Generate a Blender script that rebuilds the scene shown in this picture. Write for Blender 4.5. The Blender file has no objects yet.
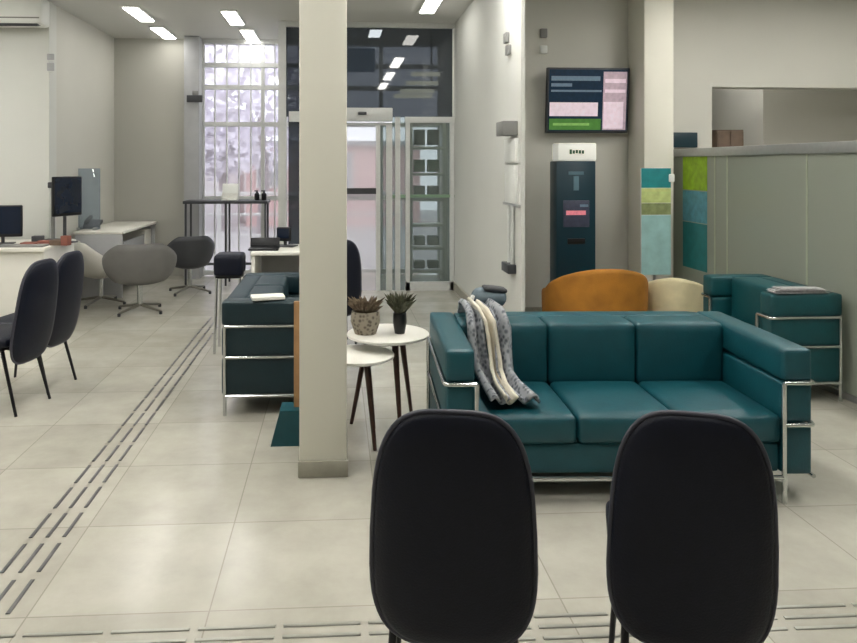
import bpy, bmesh, math, random
from mathutils import Vector, Matrix
random.seed(7)
S = bpy.context.scene
C = S.collection
PI = math.pi

# ------------------------------------------------------------------ frame
F, PX, PY, YAW, EYE = 720.0, 378.0, 165.0, math.radians(3.34), 1.5
def ratio(px):
    u = (px - PX) / F
    return (u*math.cos(YAW) + math.sin(YAW)) / (math.cos(YAW) - u*math.sin(YAW))
def xw(px, Y):            # room x of something seen in column px standing at room depth Y
    return ratio(px) * Y
def zw(py, X, Y):         # height of something seen in row py at (X, Y)
    d = Y*math.cos(YAW) + X*math.sin(YAW)
    return EYE + (PY - py) / F * d

# ------------------------------------------------------------------ materials
def lin(c):
    return tuple(((v/255)/12.92 if v/255 <= .04045 else (((v/255)+.055)/1.055)**2.4) for v in c)
MATS = {}
def mat(name, rgb, rough=.5, metal=0., var=0., scale=8., bump=0., bscale=60., spec=.5, emit=0., coat=0.):
    if name in MATS: return MATS[name]
    m = bpy.data.materials.new(name); m.use_nodes = True
    nt = m.node_tree; b = nt.nodes['Principled BSDF']
    col = lin(rgb) + (1,)
    b.inputs['Base Color'].default_value = col
    b.inputs['Roughness'].default_value = rough
    b.inputs['Metallic'].default_value = metal
    b.inputs['Specular IOR Level'].default_value = spec
    b.inputs['Coat Weight'].default_value = coat
    tc = nt.nodes.new('ShaderNodeTexCoord')
    if var > 0:
        n = nt.nodes.new('ShaderNodeTexNoise'); n.inputs['Scale'].default_value = scale; n.inputs['Detail'].default_value = 5
        nt.links.new(tc.outputs['Object'], n.inputs['Vector'])
        r = nt.nodes.new('ShaderNodeValToRGB')
        r.color_ramp.elements[0].position = .3; r.color_ramp.elements[1].position = .7
        r.color_ramp.elements[0].color = tuple(max(0, v*(1-var)) for v in col[:3]) + (1,)
        r.color_ramp.elements[1].color = tuple(min(1, v*(1+var)) for v in col[:3]) + (1,)
        nt.links.new(n.outputs['Fac'], r.inputs['Fac'])
        nt.links.new(r.outputs['Color'], b.inputs['Base Color'])
    if bump > 0:
        n2 = nt.nodes.new('ShaderNodeTexNoise'); n2.inputs['Scale'].default_value = bscale; n2.inputs['Detail'].default_value = 3
        nt.links.new(tc.outputs['Object'], n2.inputs['Vector'])
        bp = nt.nodes.new('ShaderNodeBump'); bp.inputs['Strength'].default_value = bump; bp.inputs['Distance'].default_value = .01
        nt.links.new(n2.outputs['Fac'], bp.inputs['Height'])
        nt.links.new(bp.outputs['Normal'], b.inputs['Normal'])
    if emit > 0:
        b.inputs['Emission Color'].default_value = col
        b.inputs['Emission Strength'].default_value = emit
    MATS[name] = m
    return m

def glassy(name, tint, through=.85, rough=.02, body=None, body_fac=0.):
    m = bpy.data.materials.new(name); m.use_nodes = True
    nt = m.node_tree; nt.nodes.clear()
    out = nt.nodes.new('ShaderNodeOutputMaterial')
    tr = nt.nodes.new('ShaderNodeBsdfTransparent'); tr.inputs['Color'].default_value = tuple(v*through for v in lin(tint)) + (1,)
    gl = nt.nodes.new('ShaderNodeBsdfGlossy'); gl.inputs['Roughness'].default_value = rough
    lw = nt.nodes.new('ShaderNodeFresnel'); lw.inputs['IOR'].default_value = 1.5
    mx = nt.nodes.new('ShaderNodeMixShader')
    nt.links.new(lw.outputs['Fac'], mx.inputs['Fac'])
    base = tr
    if body is not None:
        df = nt.nodes.new('ShaderNodeBsdfDiffuse'); df.inputs['Color'].default_value = lin(body) + (1,)
        m2 = nt.nodes.new('ShaderNodeMixShader'); m2.inputs['Fac'].default_value = body_fac
        nt.links.new(tr.outputs[0], m2.inputs[1]); nt.links.new(df.outputs[0], m2.inputs[2]); base = m2
    nt.links.new(base.outputs[0], mx.inputs[1]); nt.links.new(gl.outputs[0], mx.inputs[2])
    nt.links.new(mx.outputs[0], out.inputs['Surface'])
    return m

def frosted(name, rgb):
    m = bpy.data.materials.new(name); m.use_nodes = True
    nt = m.node_tree; nt.nodes.clear()
    out = nt.nodes.new('ShaderNodeOutputMaterial')
    df = nt.nodes.new('ShaderNodeBsdfDiffuse'); df.inputs['Color'].default_value = lin(rgb) + (1,)
    tl = nt.nodes.new('ShaderNodeBsdfTranslucent'); tl.inputs['Color'].default_value = lin(rgb) + (1,)
    tr = nt.nodes.new('ShaderNodeBsdfTransparent'); tr.inputs['Color'].default_value = (.75,.8,.74,1)
    gl = nt.nodes.new('ShaderNodeBsdfGlossy'); gl.inputs['Roughness'].default_value = .25
    fr = nt.nodes.new('ShaderNodeFresnel')
    a = nt.nodes.new('ShaderNodeMixShader'); a.inputs['Fac'].default_value = .5
    b = nt.nodes.new('ShaderNodeMixShader'); b.inputs['Fac'].default_value = .22
    c = nt.nodes.new('ShaderNodeMixShader')
    nt.links.new(df.outputs[0], a.inputs[1]); nt.links.new(tl.outputs[0], a.inputs[2])
    nt.links.new(a.outputs[0], b.inputs[1]); nt.links.new(tr.outputs[0], b.inputs[2])
    nt.links.new(fr.outputs[0], c.inputs['Fac']); nt.links.new(b.outputs[0], c.inputs[1]); nt.links.new(gl.outputs[0], c.inputs[2])
    nt.links.new(c.outputs[0], out.inputs['Surface'])
    return m

def floor_material():
    m = bpy.data.materials.new('floor_tiles'); m.use_nodes = True
    nt = m.node_tree; b = nt.nodes['Principled BSDF']; L = nt.links.new
    tc = nt.nodes.new('ShaderNodeTexCoord'); sp = nt.nodes.new('ShaderNodeSeparateXYZ')
    L(tc.outputs['Object'], sp.inputs[0])
    def mt(op, a, bb=None, clamp=False):
        n = nt.nodes.new('ShaderNodeMath'); n.operation = op; n.use_clamp = clamp
        for i, v in enumerate((a, bb)):
            if v is None: continue
            if isinstance(v, (int, float)): n.inputs[i].default_value = v
            else: L(v, n.inputs[i])
        return n.outputs[0]
    def grout(axis, off):
        s = mt('DIVIDE', mt('SUBTRACT', axis, off), .6)
        f = mt('FRACT', mt('ADD', s, 100.0))
        d = mt('MINIMUM', f, mt('SUBTRACT', 1.0, f))
        return mt('LESS_THAN', d, .0042), mt('FLOOR', mt('ADD', s, 100.0))
    gx, ix = grout(sp.outputs['X'], -.425)
    gy, iy = grout(sp.outputs['Y'], 2.45)
    g = mt('MAXIMUM', gx, gy)
    cv = nt.nodes.new('ShaderNodeCombineXYZ'); L(ix, cv.inputs[0]); L(iy, cv.inputs[1])
    wn = nt.nodes.new('ShaderNodeTexWhiteNoise'); wn.noise_dimensions = '2D'; L(cv.outputs[0], wn.inputs['Vector'])
    n1 = nt.nodes.new('ShaderNodeTexNoise'); n1.inputs['Scale'].default_value = 3.4; n1.inputs['Detail'].default_value = 8; n1.inputs['Roughness'].default_value = .65
    L(tc.outputs['Object'], n1.inputs['Vector'])
    fac = mt('ADD', mt('MULTIPLY', n1.outputs['Fac'], .8), mt('MULTIPLY', wn.outputs['Value'], .22))
    r = nt.nodes.new('ShaderNodeValToRGB')
    r.color_ramp.elements[0].position = .25; r.color_ramp.elements[0].color = lin((160,157,146)) + (1,)
    r.color_ramp.elements[1].position = .8; r.color_ramp.elements[1].color = lin((191,188,177)) + (1,)
    L(fac, r.inputs['Fac'])
    mx = nt.nodes.new('ShaderNodeMix'); mx.data_type = 'RGBA'
    L(mt('MULTIPLY', g, .55), mx.inputs['Factor']); L(r.outputs['Color'], mx.inputs[6]); mx.inputs[7].default_value = lin((120,116,105)) + (1,)
    L(mx.outputs[2], b.inputs['Base Color'])
    L(mt('ADD', mt('MULTIPLY', n1.outputs['Fac'], .12), .14), b.inputs['Roughness'])
    b.inputs['Specular IOR Level'].default_value = .55
    return m

def striped(name, a, b_, scale, rough=.8, axis='Z'):
    m = bpy.data.materials.new(name); m.use_nodes = True
    nt = m.node_tree; b = nt.nodes['Principled BSDF']; b.inputs['Roughness'].default_value = rough
    tc = nt.nodes.new('ShaderNodeTexCoord'); v = nt.nodes.new('ShaderNodeTexVoronoi'); v.inputs['Scale'].default_value = scale
    nt.links.new(tc.outputs['Object'], v.inputs['Vector'])
    r = nt.nodes.new('ShaderNodeValToRGB'); r.color_ramp.elements[0].position = .2; r.color_ramp.elements[1].position = .55
    r.color_ramp.elements[0].color = lin(a) + (1,); r.color_ramp.elements[1].color = lin(b_) + (1,)
    nt.links.new(v.outputs['Distance'], r.inputs['Fac']); nt.links.new(r.outputs['Color'], b.inputs['Base Color'])
    return m

WALL   = mat('wall_paint', (198,197,189), .75, var=.02, scale=1.5)
WALLL  = mat('wall_paint_cool', (204,205,200), .75, var=.02, scale=1.5)
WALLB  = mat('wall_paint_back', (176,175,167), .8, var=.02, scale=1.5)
COLW   = mat('column_paint', (216,214,202), .6, var=.02, scale=2)
CEIL   = mat('ceiling_paint', (206,206,202), .85, var=.02, scale=1)
FLOOR  = floor_material()
STONE  = mat('baseboard_stone', (150,147,135), .4, var=.08, scale=20)
BLACK  = mat('black_vinyl', (11,16,32), .5, var=.12, scale=30, bump=.15, bscale=180, spec=.28)
PIPING = mat('dark_grey_piping', (56,57,70), .5, var=.05)
BLKMET = mat('black_powder_metal', (14,15,20), .4, metal=.3, var=.05)
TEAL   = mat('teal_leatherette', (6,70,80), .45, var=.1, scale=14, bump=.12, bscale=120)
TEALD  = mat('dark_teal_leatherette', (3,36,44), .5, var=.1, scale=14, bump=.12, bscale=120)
CHROME = mat('chrome_tube', (205,208,208), .18, metal=1., var=.03)
ALU    = mat('brushed_aluminium', (178,180,180), .35, metal=.7, var=.04, scale=30)
ALUL   = mat('light_aluminium', (202,204,202), .45, metal=.2, var=.03, scale=30)
WHITE  = mat('white_lacquer', (226,224,216), .35, var=.02)
WHITEM = mat('white_plastic', (228,230,226), .45, var=.02)
WALNUT = mat('walnut_wood', (62,38,28), .45, var=.3, scale=25)
TANW   = mat('tan_board', (160,122,82), .6, var=.15, scale=12)
OCHRE  = mat('ochre_fabric', (160,106,28), .8, var=.18, scale=7, bump=.3, bscale=150)
CREAM  = mat('cream_fabric', (206,196,160), .85, var=.12, scale=7, bump=.3, bscale=150)
BROWNF = mat('brown_fabric', (128,96,56), .85, var=.12, scale=9)
GREYSH = mat('grey_shell', (104,103,101), .6, var=.06, scale=10)
DKGREY = mat('dark_grey_plastic', (52,54,58), .5, var=.08)
MIDG   = mat('mid_grey_plastic', (128,128,126), .5, var=.05)
LIGHTG = mat('light_grey_metal', (165,166,168), .5, var=.05)
TOTEM  = mat('totem_dark_teal', (6,48,62), .35, var=.1, scale=3)
TEALP  = mat('teal_print', (30,128,132), .5, var=.12, scale=12)
GREENP = mat('lime_print', (150,190,30), .5, var=.2, scale=16)
BLUEP  = mat('pale_blue_print', (92,160,178), .5, var=.22, scale=16)
YELP   = mat('yellow_green_print', (186,200,130), .55, var=.2, scale=14)
PALEP  = mat('pale_aqua_print', (150,190,190), .55, var=.12, scale=9)
DGREEN = mat('dark_green_ink', (40,84,60), .6, var=.05)
SCRN_D = mat('screen_dark_blue', (16,36,54), .25, var=.3, scale=26, emit=.5)
SCRN_W = mat('screen_pinkish_white', (208,190,200), .3, var=.12, scale=30, emit=.55)
SCRN_L = mat('screen_slate', (90,108,122), .3, var=.2, scale=40, emit=.5)
SCRN_G = mat('screen_green', (66,112,48), .3, var=.3, scale=20, emit=.5)
SCRN_R = mat('screen_red', (190,110,120), .3, var=.2, scale=50, emit=.7)
LAMPV  = mat('lamp_diffuser_dim', (255,252,245), .5, var=.005, emit=16.)
LAMP   = mat('lamp_diffuser', (255,252,245), .5, var=.005, emit=50.)
GLASS  = glassy('hazed_glass', (245,248,250), .92, .02, body=(235,232,240), body_fac=.4)  # whitish body mixes daylight glare into the panes as haze
DARKG  = glassy('dark_tinted_glass', (150,158,166), .36, .03, body=(62,69,75), body_fac=.6)
GREYG  = glassy('grey_green_glass', (190,202,200), .9, .05, body=(120,132,128), body_fac=.42)
FROST  = frosted('frosted_green_glass', (206,212,200))
LEAF   = mat('plant_leaf', (84,86,66), .6, var=.4, scale=40)
DRIED  = mat('dried_plant', (120,106,88), .8, var=.35, scale=50)
POTG   = striped('mottled_grey_pot', (92,84,74), (150,142,128), 45)
CLOTHG = striped('grey_patterned_cloth', (78,84,92), (150,153,158), 38)
CLOTHW = mat('white_cloth', (214,208,192), .85, var=.1, scale=18, bump=.3, bscale=50)
BAGG   = mat('slate_grey_fabric', (92,106,114), .8, var=.15, scale=14)
PAPER  = mat('paper', (214,214,208), .7, var=.05, scale=10)
REDB   = mat('brick_red_card', (136,82,70), .7, var=.1)
TACT   = mat('tactile_dark_rubber', (98,98,98), .35, metal=.3, var=.3, scale=9)
STEEL  = mat('tactile_steel', (168,168,160), .28, metal=.6, var=.12, scale=14)
PINKW  = mat('pink_render_wall', (226,184,180), .9, var=.06, scale=3)
PALEW  = mat('pale_render_wall', (214,210,212), .9, var=.06, scale=3)
PAVE   = mat('pavement', (176,172,172), .9, var=.1, scale=6)
BARK   = mat('bark', (150,138,142), .9, var=.25, scale=18)
FOLI   = mat('bleached_foliage', (226,221,233), .9, var=.25, scale=5)  # leaf colour lightened to carry the blown-out daylight
GREENF = mat('green_foliage', (70,92,66), .8, var=.35, scale=12)
WOODB  = mat('brown_cabinet_wood', (104,86,72), .55, var=.15, scale=10)
BEIGEL = mat('beige_slat', (170,164,142), .6, var=.08)
ACRY   = glassy('acrylic_blue', (225,234,242), .92, .03, body=(205,214,224), body_fac=.2)

# ------------------------------------------------------------------ mesh builder
class MB:
    def __init__(s): s.bm = bmesh.new()
    def _add(s, verts, faces, M=None):
        vs = [s.bm.verts.new((M @ Vector(v)) if M else v) for v in verts]
        for f in faces:
            try: s.bm.faces.new([vs[i] for i in f])
            except ValueError: pass
        return s
    def box(s, c, d, rot=(0,0,0), bev=0., seg=2):
        t = bmesh.new(); bmesh.ops.create_cube(t, size=1)
        bmesh.ops.scale(t, vec=d, verts=t.verts)
        if bev > 0: bmesh.ops.bevel(t, geom=t.edges[:], offset=bev, segments=seg, affect='EDGES', profile=.5)
        M = Matrix.Translation(c) @ (Matrix.Rotation(rot[2],4,'Z') @ Matrix.Rotation(rot[1],4,'Y') @ Matrix.Rotation(rot[0],4,'X'))
        bmesh.ops.transform(t, matrix=M, verts=t.verts)
        return s.merge(t)
    def cushion(s, c, d, r=.03, puff=(0,0,0), n=8, rot=(0,0,0)):
        t = bmesh.new(); bmesh.ops.create_cube(t, size=2)
        bmesh.ops.subdivide_edges(t, edges=t.edges[:], cuts=n, use_grid_fill=True)
        h = [d[0]/2, d[1]/2, d[2]/2]
        for v in t.verts:
            q = v.co.copy()
            # concentrate points near the borders so the rounding reads
            q = Vector([math.copysign(1-(1-abs(a))**1.6, a) for a in q])
            p = Vector([q[i]*h[i] for i in range(3)])
            inner = Vector([max(-(h[i]-r), min(h[i]-r, p[i])) for i in range(3)])
            dv = p - inner
            if dv.length > 1e-9: p = inner + dv.normalized()*r
            for i in range(3):
                if puff[i]:
                    j, k = (i+1)%3, (i+2)%3
                    p[i] += math.copysign(puff[i]*(1-q[j]**2)*(1-q[k]**2), q[i]) * abs(q[i])
            v.co = p
        M = Matrix.Translation(c) @ (Matrix.Rotation(rot[2],4,'Z') @ Matrix.Rotation(rot[1],4,'Y') @ Matrix.Rotation(rot[0],4,'X'))
        bmesh.ops.transform(t, matrix=M, verts=t.verts)
        return s.merge(t)
    def merge(s, t):
        t.verts.index_update()
        s._add([v.co.copy() for v in t.verts], [[v.index for v in f.verts] for f in t.faces]); t.free()
        return s
    def tube(s, pts, r, seg=10, closed=False, fillet=0., rend=None):
        P = [Vector(p) for p in pts]
        if fillet > 0 and len(P) > 2:
            Q = [P[0]]
            for i in range(1, len(P)-1):
                a, b, c = P[i-1], P[i], P[i+1]
                f = min(fillet, (a-b).length*.45, (c-b).length*.45)
                s0 = b + (a-b).normalized()*f; s1 = b + (c-b).normalized()*f
                for k in range(6):
                    t = k/5; Q.append(s0*(1-t)**2 + b*2*t*(1-t) + s1*t*t)
            Q.append(P[-1]); P = Q
        n = len(P); rings = []
        d0 = (P[1]-P[0]).normalized()
        up = Vector((0,0,1)) if abs(d0.z) < .9 else Vector((1,0,0))
        nrm = (up - d0*up.dot(d0)).normalized()
        for i in range(n):
            if closed: d = (P[(i+1)%n]-P[i-1]).normalized()
            elif i == 0: d = d0
            elif i == n-1: d = (P[-1]-P[-2]).normalized()
            else: d = (P[i+1]-P[i-1]).normalized()
            nrm = (nrm - d*nrm.dot(d)).normalized(); bn = d.cross(nrm)
            rr = r if rend is None else r + (rend-r)*i/(n-1)
            rings.append([P[i] + (nrm*math.cos(2*PI*k/seg) + bn*math.sin(2*PI*k/seg))*rr for k in range(seg)])
        V = [v for rg in rings for v in rg]; Fc = []
        m = n if closed else n-1
        for i in range(m):
            a, b = i*seg, ((i+1)%n)*seg
            for k in range(seg): Fc.append([a+k, a+(k+1)%seg, b+(k+1)%seg, b+k])
        if not closed: Fc += [list(range(seg))[::-1], [(n-1)*seg+k for k in range(seg)]]
        return s._add(V, Fc)
    def sheet(s, c, d):     # one upright glass sheet in an xz plane
        x, y, z = c; a, b = d[0]/2, d[2]/2
        return s._add([(x-a,y,z-b),(x+a,y,z-b),(x+a,y,z+b),(x-a,y,z+b)], [[0,1,2,3]])
    def lathe(s, prof, c=(0,0,0), seg=28):
        V, Fc, idx = [], [], []
        for (r, z) in prof:
            if r < 1e-6: idx.append([len(V)]); V.append(Vector((c[0], c[1], c[2]+z)))
            else:
                idx.append(list(range(len(V), len(V)+seg)))
                V += [Vector((c[0]+r*math.cos(2*PI*k/seg), c[1]+r*math.sin(2*PI*k/seg), c[2]+z)) for k in range(seg)]
        for a, b in zip(idx, idx[1:]):
            for k in range(seg):
                k2 = (k+1)%seg
                if len(a) == 1 and len(b) == 1: continue
                if len(a) == 1: Fc.append([a[0], b[k2], b[k]])
                elif len(b) == 1: Fc.append([a[k], a[k2], b[0]])
                else: Fc.append([a[k], a[k2], b[k2], b[k]])
        return s._add(V, Fc)
    def prism(s, poly, z0, z1, M=None):
        n = len(poly)
        V = [(x,y,z0) for x,y in poly] + [(x,y,z1) for x,y in poly]
        Fc = [list(range(n))[::-1], list(range(n,2*n))] + [[i,(i+1)%n,n+(i+1)%n,n+i] for i in range(n)]
        return s._add(V, Fc, M)
    def grid(s, fn, nu, nv):
        V = [fn(i/nu, j/nv) for j in range(nv+1) for i in range(nu+1)]
        Fc = [[j*(nu+1)+i, j*(nu+1)+i+1, (j+1)*(nu+1)+i+1, (j+1)*(nu+1)+i] for j in range(nv) for i in range(nu)]
        return s._add(V, Fc)
    def build(s, name, m, parent=None, loc=(0,0,0), rotz=0, smooth=True, ang=35, thick=0., subd=0):
        bmesh.ops.recalc_face_normals(s.bm, faces=s.bm.faces[:])
        me = bpy.data.meshes.new(name); s.bm.to_mesh(me); s.bm.free()
        me.materials.append(m)
        if smooth:
            me.shade_smooth(); me.set_sharp_from_angle(angle=math.radians(ang))
        o = bpy.data.objects.new(name, me); C.objects.link(o)
        o.location = loc; o.rotation_euler = (0,0,rotz); o.parent = parent
        if thick:
            md = o.modifiers.new('thickness', 'SOLIDIFY'); md.thickness = thick; md.offset = 0
        if subd:
            md = o.modifiers.new('smooth', 'SUBSURF'); md.levels = subd; md.render_levels = subd
        return o

def tag(o, label, cat, group=None, kind=None):
    o['label'] = label; o['category'] = cat
    if group: o['group'] = group
    if kind: o['kind'] = kind
    return o
def thing(name, label, cat, loc=(0,0,0), rotz=0, group=None):
    o = bpy.data.objects.new(name, None); C.objects.link(o)
    o.empty_display_size = .1
    o.location = loc; o.rotation_euler = (0,0,rotz)
    return tag(o, label, cat, group)
def dup(root, loc, rotz, label, group=None):
    r = root.copy(); C.objects.link(r); r.location = loc; r.rotation_euler = (0,0,rotz); r['label'] = label
    if group: r['group'] = group
    for ch in list(root.children):
        c = ch.copy(); C.objects.link(c); c.parent = r
        for g in list(ch.children):
            d = g.copy(); C.objects.link(d); d.parent = c
    return r
def struct(name, mb, m, parent=None, **k):
    o = mb.build(name, m, parent, **k)
    if parent is None: o['kind'] = 'structure'
    return o

# ------------------------------------------------------------------ the setting
CH = 3.2
YB, YV, YL, YT = 9.85, 8.6, 7.65, 7.0     # facade, vestibule screen, left facing wall, television wall
XF = 1.42                                # face of the wall beside the vestibule
struct('floor', MB().box((.5,3.9,-.05),(13,12.9,.1)), FLOOR, smooth=False)
struct('ceiling', MB().box((.5,3.9,CH+.05),(13,12.9,.1)), CEIL, smooth=False)
struct('wall_left', MB().box((-5.9,2.6,1.6),(.2,10.1,3.2)), WALL, smooth=False)
struct('wall_rear', MB().box((.5,-2.45,1.6),(13,.2,3.2)), WALL, smooth=False)
struct('wall_right', MB().box((6.9,3.9,1.6),(.2,12.5,3.2)), WALL, smooth=False)
XL = -2.97
struct('wall_left_front', MB().box(((XL-5.8)/2,YL+.1,1.6),(XL+5.8,.2,3.2)), WALLL, smooth=False)
struct('wall_left_recess', MB().box((XL-.1,(YL+.2+YB)/2,1.6),(.2,YB-YL-.2,3.2)), WALL, smooth=False)
xp = xw(186, YB)
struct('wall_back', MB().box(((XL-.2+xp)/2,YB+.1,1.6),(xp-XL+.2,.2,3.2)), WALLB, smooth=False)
struct('wall_facade_pillar', MB().box((xw(193,9.7),YB-.1,1.6),(.2,.3,3.2), bev=.01), LIGHTG)
# right-hand wall beside the vestibule, ends towards the lounge
YN = 1.45/ratio(525)
struct('wall_vestibule_side', MB().box((XF+.015,(YN+YB)/2,1.6),(.03,YB-YN,3.2)), WALLL, smooth=False)
# television wall with the wide opening on its right
XO = xw(712, YT); ZO = zw(87, XO, YT)
w = MB()
w.box(((XF+.03+XO)/2,YT+.1,1.6),(XO-XF-.03,.2,3.2)); w.box(((XO+6.8)/2,YT+.1,(ZO+3.2)/2),(6.8-XO,.2,3.2-ZO))
struct('wall_television', w, WALL, smooth=False)
struct('wall_column_right', MB().box((3.035,6.8,1.6),(.285,.38,3.2), bev=.008), COLW)
struct('wall_inner_room', MB().box((4.2,9.9,1.6),(5.4,.2,3.2)), WALL, smooth=False)
struct('wall_inner_block', MB().box((5.85,8.85,1.6),(1.9,1.7,3.2)), WALL, smooth=False)
# white column in the lounge
cx, cy = (xw(299,3.44)+xw(347,3.44))/2, 3.47+.115
struct('wall_column', MB().box((cx,cy,1.6),(.228,.23,3.2), bev=.008), COLW)
struct('baseboard_column', MB().box((cx,cy,.04),(.242,.25,.08), bev=.006), STONE)
struct('baseboard_television', MB().box(((XF+.03+XO)/2,YT-.008,.05),(XO-XF-.03,.016,.1)), STONE, smooth=False)
struct('baseboard_vestibule_side', MB().box((XF-.008,(YN+YV)/2,.05),(.016,YV-YN,.1)), STONE, smooth=False)

# facade glazing (window_1) left of the vestibule and behind it
xa, xb = xw(203, YB), XF
w1 = MB()
for z in (.05, 1.05, 2.05, 2.55, 2.85, 3.17): w1.box(((xa+xb)/2,YB,z),(xb-xa,.07,.06))
n = 20
for i in range(n+1):
    x = xa + (xb-xa)*i/n
    if i % 5 and x > -.6: continue
    w1.box((x,YB,1.6),(.05 if i % 5 == 0 else .016,.05,3.2))
fr = struct('window_1', w1, ALUL, smooth=False)
MB().sheet(((xa+xb)/2,YB+.005,1.6),(xb-xa,.01,3.18)).build('pane', GLASS, fr, smooth=False)

# vestibule screen (window_2) with dark transom glass and a sliding door (door_1)
v0, v1 = xw(279, YV), XF
zt = zw(117, .4, YV)      # underside of the transom
f2 = MB()
f2.box((v0+.04,YV,1.6),(.09,.1,3.2))
f2.box(((v0+v1)/2,YV,3.17),(v1-v0,.08,.06))
f2.box((xw(296,YV),YV-.01,zt),(.16,.09,.12))
xd0, xd1 = xw(318, YV), xw(392, YV)
xs0 = xw(405, YV)
f2.box(((xs0+v1)/2,YV-.005,zw(120,1.1,YV)),(v1-xs0,.09,.07))
f2.box((xs0-.09,YV,zt/2),(.06,.08,zt))
f2.box((xs0+.03,YV,zt/2),(.05,.08,zt))
f2.box((v1-.03,YV,zt/2),(.05,.08,zt))
f2.box(((xs0+v1)/2,YV,.05),(v1-xs0,.08,.1))
f2o = struct('window_2', f2, ALUL, smooth=False)
MB().sheet(((v0+v1)/2,YV+.01,(zt+3.15)/2),(v1-v0-.04,.012,3.15-zt)).build('transom_pane', DARKG, f2o, smooth=False)
MB().sheet(((xs0+v1)/2,YV+.01,zt/2),(v1-xs0,.012,zt)).build('side_pane', GREYG, f2o, smooth=False)
MB().sheet(((xd1+xs0)/2,YV+.01,zt/2),(xs0-xd1,.012,zt)).build('corner_pane', GREYG, f2o, smooth=False)
MB().sheet(((v0+xd0)/2+.05,YV+.01,zt/2),(xd0-v0-.12,.012,zt)).build('dark_pane', DARKG, f2o, smooth=False)
gl = MB().box(((xd1+v1)/2,YV-.02,zw(196,1,YV)),(v1-xd1,.03,.035)).build('push_rail', mat('green_rail',(118,146,120),.4,var=.05), f2o, smooth=False)
d1 = MB()
d1.box(((xd0+xd1)/2,YV-.03,zw(115,.3,YV)),(xd1-xd0,.14,.16), bev=.01)
d1.box((xd1-.035,YV,zt/2-.05),(.07,.09,zt-.1)); d1.box((xd0+.035,YV,zt/2-.05),(.07,.09,zt-.1))
d1.box((xw(378,YV),YV-.02,zt/2-.05),(.05,.06,zt-.1))
d1o = struct('door_1', d1, ALUL)
MB().sheet(((xd0+xw(376,YV))/2+.03,YV+.01,zt/2-.05),(xw(376,YV)-xd0-.04,.012,zt-.1)).build('door_pane', GLASS, d1o, smooth=False)
MB().sheet(((xw(378,YV)+xd1)/2,YV+.01,zt/2-.05),(xd1-xw(378,YV)-.05,.012,zt-.1)).build('side_light', GREYG, d1o, smooth=False)
MB().box(((xd0+xw(376,YV))/2,YV-.02,zw(191,.2,YV)),(xw(376,YV)-xd0,.05,.07)).build('door_rail', DKGREY, d1o, smooth=False)
MB().box((xw(362,YV),YV-.12,zw(114,.3,YV)),(.1,.03,.035), bev=.006).build('door_sensor', DKGREY, d1o)

# ------------------------------------------------------------------ ceiling lights
def ceiling_light(x, y, label, L=.72, group='linear ceiling lights', m=None):
    t = thing('ceiling_light', label, 'light', (x,y,CH), 0, group)
    MB().box((0,0,-.008),(.19,L+.05,.016), bev=.004).build('trim_frame', WHITEM, t)
    MB().box((0,0,-.02),(.15,L,.012), bev=.003).build('diffuser', m or LAMP, t)
    return t
for (x, y, l) in ((-2.2,8.2,'bright linear ceiling light furthest left, nearer of that row'),
                  (-2.2,9.35,'bright linear ceiling light furthest left, nearest the back wall corner'),
                  (-1.18,8.35,'bright linear ceiling light second row from the left, nearer of the two'),
                  (-1.12,9.45,'bright linear ceiling light just in front of the glazed entrance'),
                  (1.0,7.55,'bright linear ceiling light just right of the white column')):
    ceiling_light(x, y, l, m=LAMPV)
for x in (-3.6,-1.2,1.0,3.4):
    for y in (5.4,3.6,1.9):
        ceiling_light(x, y, 'linear ceiling light out of the picture above the lounge', 1.1, 'ceiling lights above the lounge')
ceiling_light(-4.3, 6.3, 'added unseen fill light over the service desk for the left wall', 1.1, 'ceiling lights above the lounge')  # out-of-view lamp added to brighten the left front wall
ceiling_light(.5, 9.2, 'added unseen fill light inside the vestibule', .5, 'ceiling lights above the lounge', LAMPV)  # added lamp, hidden by the dark glass, lifts the vestibule interior
ceiling_light(5.0, 5.4, 'linear ceiling light over the screened office', 1.1, 'ceiling lights above the lounge')
ceiling_light(4.3, 7.9, 'linear ceiling light in the room behind the opening', .7, 'ceiling lights above the lounge')

# ------------------------------------------------------------------ tactile strips let into the floor
b = MB()
y = 2.46
while y < 7.2:
    for dx in (-.066, 0, .066):
        b.box((-1.16+dx, y+.11, .002), (.016,.2,.004), bev=.0015, seg=1)
    y += .25
tag(b.build('tactile_strip', TACT), 'dark triple-bar tactile guide strip running down the aisle to the entrance', 'floor strip')
b = MB()
x = -3.2
while x < 4.6:
    for k, dy in enumerate((2.245, 2.30, 2.355)):
        b.box((x+.13, dy, .002), (.25,.016,.004), bev=.002, seg=1)
    x += .275
tag(b.build('tactile_strip', STEEL), 'steel tactile guide strip crossing the floor under the front chairs', 'floor strip')

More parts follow.
